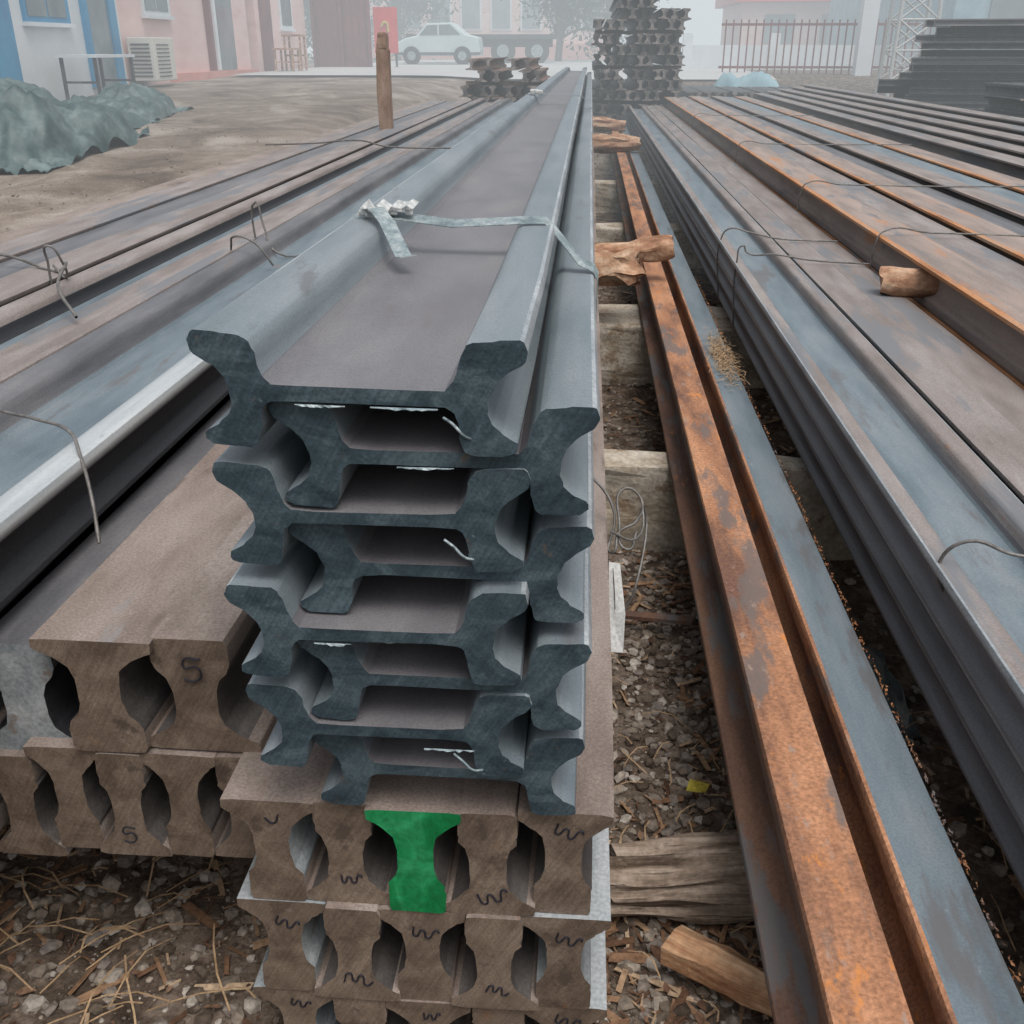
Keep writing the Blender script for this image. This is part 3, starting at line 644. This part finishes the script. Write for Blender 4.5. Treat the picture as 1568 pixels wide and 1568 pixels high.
def slab(name,pts,y0,y1,m,p,ox,oz,bw=.06):
    n=len(pts); V=[(ox+a,y0,oz+b) for a,b in pts]+[(ox+a,y1,oz+b) for a,b in pts]
    F=[tuple(range(n))[::-1],tuple(range(n,2*n))]+[(i,(i+1)%n,n+(i+1)%n,n+i) for i in range(n)]
    o=mesh(name,V,F,m,p); b=o.modifiers.new('b','BEVEL'); b.width=bw; b.segments=3; return o
slab('body',body,cy,cy+1.7,M['carp'],car,cx,cz)
slab('side_window_front',[(.97,1.02),(1.27,1.35),(1.66,1.37),(1.66,1.02)],cy-.02,cy+1.72,M['glass'],car,cx,cz,.005)
slab('side_window_rear',[(1.73,1.02),(1.73,1.37),(2.14,1.38),(2.53,1.04)],cy-.02,cy+1.72,M['glass'],car,cx,cz,.005)
for wx in (.64,2.6): wheel(cx+wx,cy+.05,cz+.3,.33,.22,car)
box('bumper',cx-.04,cx+3.3,cy-.03,cy-.001,cz+.33,cz+.42,M['dark'],car)
tr=root('flatbed_trailer')
tz=g(-6,44)
box('bed',-7.6,-1.4,44.5,46.4,tz+.95,tz+1.12,M['bed'],tr)
box('chassis',-7.4,-1.6,45,45.9,tz+.65,tz+.94,M['bed'],tr)
for wx in (-3.6,-2.2): wheel(wx,44.7,tz+.5,.5,.3,tr)
box('headboard',-1.5,-1.4,44.5,46.4,tz+1.13,tz+1.5,M['bed'],tr)
fb=root('pink_office_building')
z0=1.1
box('walls',-14,1.5,62,72,z0-.3,8,M['pink'],fb)
for i in range(7): 
    box('window_frame',-10.8+1.7*i,-9.6+1.7*i,61.93,62,2.6,4.4,M['white'],fb); box('window_glass',-10.7+1.7*i,-9.7+1.7*i,61.9,61.98,2.7,4.3,M['glass'],fb)
box('plinth',-14,1.5,61.7,61.99,z0-.3,1.9,M['pinkd'],fb)
rs_=root('red_roofed_shed')
box('walls',7,22,52,60,.9,3.6,M['pink'],rs_); box('roof',6.6,22.4,51.6,60.4,3.61,4.1,M['red'],rs_)
for i in range(5): box('window_glass',8+2.6*i,9.4+2.6*i,51.95,52,1.9,3.1,M['glass'],rs_)
wb=root('white_boundary_wall'); box('wall_panel',3,24,36,36.2,.95,1.75,M['white'],wb)
for i in range(8): box('pier',3+2.8*i,3.3+2.8*i,35.9,36.3,.95,2.1,M['white'],wb)
fn=root('iron_fence')
for i in range(30):
    x=3.6+.2*i; box('bar',x,x+.035,30,30.035,1.0,2.35,M['redg'],fn)
box('top_rail',3.5,9.6,29.99,30.05,2.2,2.26,M['redg'],fn); box('bottom_rail',3.5,9.6,29.99,30.05,1.15,1.21,M['redg'],fn)
wp=root('white_gate_pillar'); box('shaft',6.95,7.35,29.0,29.4,.9,4.9,M['white'],wp); box('cap',6.85,7.45,28.9,29.5,4.91,5.05,M['white'],wp)
tw=root('lattice_tower')
tx,ty=6.5,24
for a in (0,.9):
    for b in (0,.9): tube('leg',[(tx+a,ty+b,.6),(tx+.45+(a-.45)*.6,ty+.45+(b-.45)*.6,7)],.045,M['clip'],tw)
for i in range(10):
    z=1+.6*i; s0=1-.4*(z-.9)/6.1; s1=1-.4*(z-.3)/6.1
    for b in (0,.9):
        xa=lambda a,s: tx+.45+(a-.45)*s
        ybb=ty+.45+(b-.45)*s0
        tube('brace',[(xa(0,s0),ybb,z),(xa(.9,s1),ybb,z+.6)],.022,M['clip'],tw); tube('brace',[(xa(.9,s0),ybb,z),(xa(0,s1),ybb,z+.6)],.022,M['clip'],tw)
        tube('strut',[(xa(0,s0),ybb,z),(xa(.9,s0),ybb,z)],.02,M['clip'],tw)
bw=root('blue_warehouse'); box('walls',10.5,40,33,50,.8,5.5,M['bluetarp'],bw); box('roof',10.2,40.4,32.6,50.4,5.51,6,M['clip'],bw)
for i in range(8): box('window_glass',11.5+2.6*i,13+2.6*i,32.94,33,2.2,3.6,M['glass'],bw)
cloth('blue_sheet_cover',3.5,24.5,1.6,1.0,.5,M['bluetarp'],3.3,base=.75)
def tree(x,y,h,seed):
    r=random.Random(seed); p=root('leafy_tree'); z=g(x,y)
    tube('trunk',[(x,y,z-.1),(x+.1,y,z+h*.3),(x-.1,y,z+h*.6)],.16,M['trunk'],p)
    cl=[]
    for i in range(14):
        a=r.uniform(0,6.28); e=Vector((x+math.cos(a)*h*.3*r.random(),y+math.sin(a)*h*.3*r.random(),z+h*r.uniform(.16,.95)))
        tube('limb',[(x,y,z+h*.15),tuple((Vector((x,y,z+h*.15))+e)/2+Vector((0,0,.2))),tuple(e)],.05,M['trunk'],p); cl.append((e,h*r.uniform(.1,.19)))
    V=[];F=[]
    for i in range(4200):
        c,s=r.choice(cl); q=c+Vector((r.gauss(0,1),r.gauss(0,1),r.gauss(0,.8)))*s*.75
        d=.11; o=len(V)
        for _ in range(3): V.append(tuple(q+Vector((r.uniform(-d,d),r.uniform(-d,d),r.uniform(-d,d)))*1.5))
        F.append((o,o+1,o+2))
    mesh('crown',V,F,M['leafc'],p)
for i,(x,y,h) in enumerate([(-13,52,6),(-10,56,6.5),(-1.5,50,6),(1.0,55,6),(-12,49,5.5)]): tree(x,y,h,i)
# ---------------------------------------------------------------- mist, light, world, camera
v=bpy.data.materials.new('mist'); v.use_nodes=True; nt=v.node_tree; nt.nodes.clear()
oo=nt.nodes.new('ShaderNodeOutputMaterial'); D=.017
ab=nt.nodes.new('ShaderNodeVolumeAbsorption'); ab.inputs['Color'].default_value=(0,0,0,1); ab.inputs['Density'].default_value=D
em=nt.nodes.new('ShaderNodeEmission'); em.inputs['Color'].default_value=(.66,.71,.74,1); em.inputs['Strength'].default_value=D  # mist glows by itself, added in place of scattered skylight
ad=nt.nodes.new('ShaderNodeAddShader'); nt.links.new(ab.outputs[0],ad.inputs[0]); nt.links.new(em.outputs[0],ad.inputs[1]); nt.links.new(ad.outputs[0],oo.inputs['Volume'])
box('fog_bank',-130,130,7,270,-1,14,v)
w=bpy.data.worlds.new('World'); sc.world=w; w.use_nodes=True; nt=w.node_tree
bg=nt.nodes['Background']; sky=nt.nodes.new('ShaderNodeTexSky'); sky.sky_type='NISHITA'; sky.sun_disc=False
el,az=math.radians(66),math.radians(150)
sky.sun_elevation=el; sky.sun_rotation=az; sky.dust_density=5; sky.air_density=1.5
hs=nt.nodes.new('ShaderNodeHueSaturation'); hs.inputs['Saturation'].default_value=.42; nt.links.new(sky.outputs[0],hs.inputs['Color']); nt.links.new(hs.outputs[0],bg.inputs[0]); bg.inputs[1].default_value=.15
sl=bpy.data.lights.new('sun','SUN'); sl.energy=1.4; sl.angle=math.radians(32); sl.color=(1,.98,.95)
so=bpy.data.objects.new('sun',sl); link(so)
d=Vector((math.sin(az)*math.cos(el),math.cos(az)*math.cos(el),math.sin(el)))
so.rotation_euler=d.to_track_quat('Z','Y').to_euler()
cam=bpy.data.cameras.new('camera'); cam.sensor_width=36; cam.lens=36*1512/1568; cam.clip_end=600; cam.clip_start=.02
co=bpy.data.objects.new('camera',cam); co.location=(0,0,1.62); co.rotation_euler=(math.radians(90-25.1),0,math.radians(4.14)); link(co); sc.camera=co
sc.view_settings.view_transform='Standard'; sc.view_settings.look='None'; sc.view_settings.exposure=0
print('done')
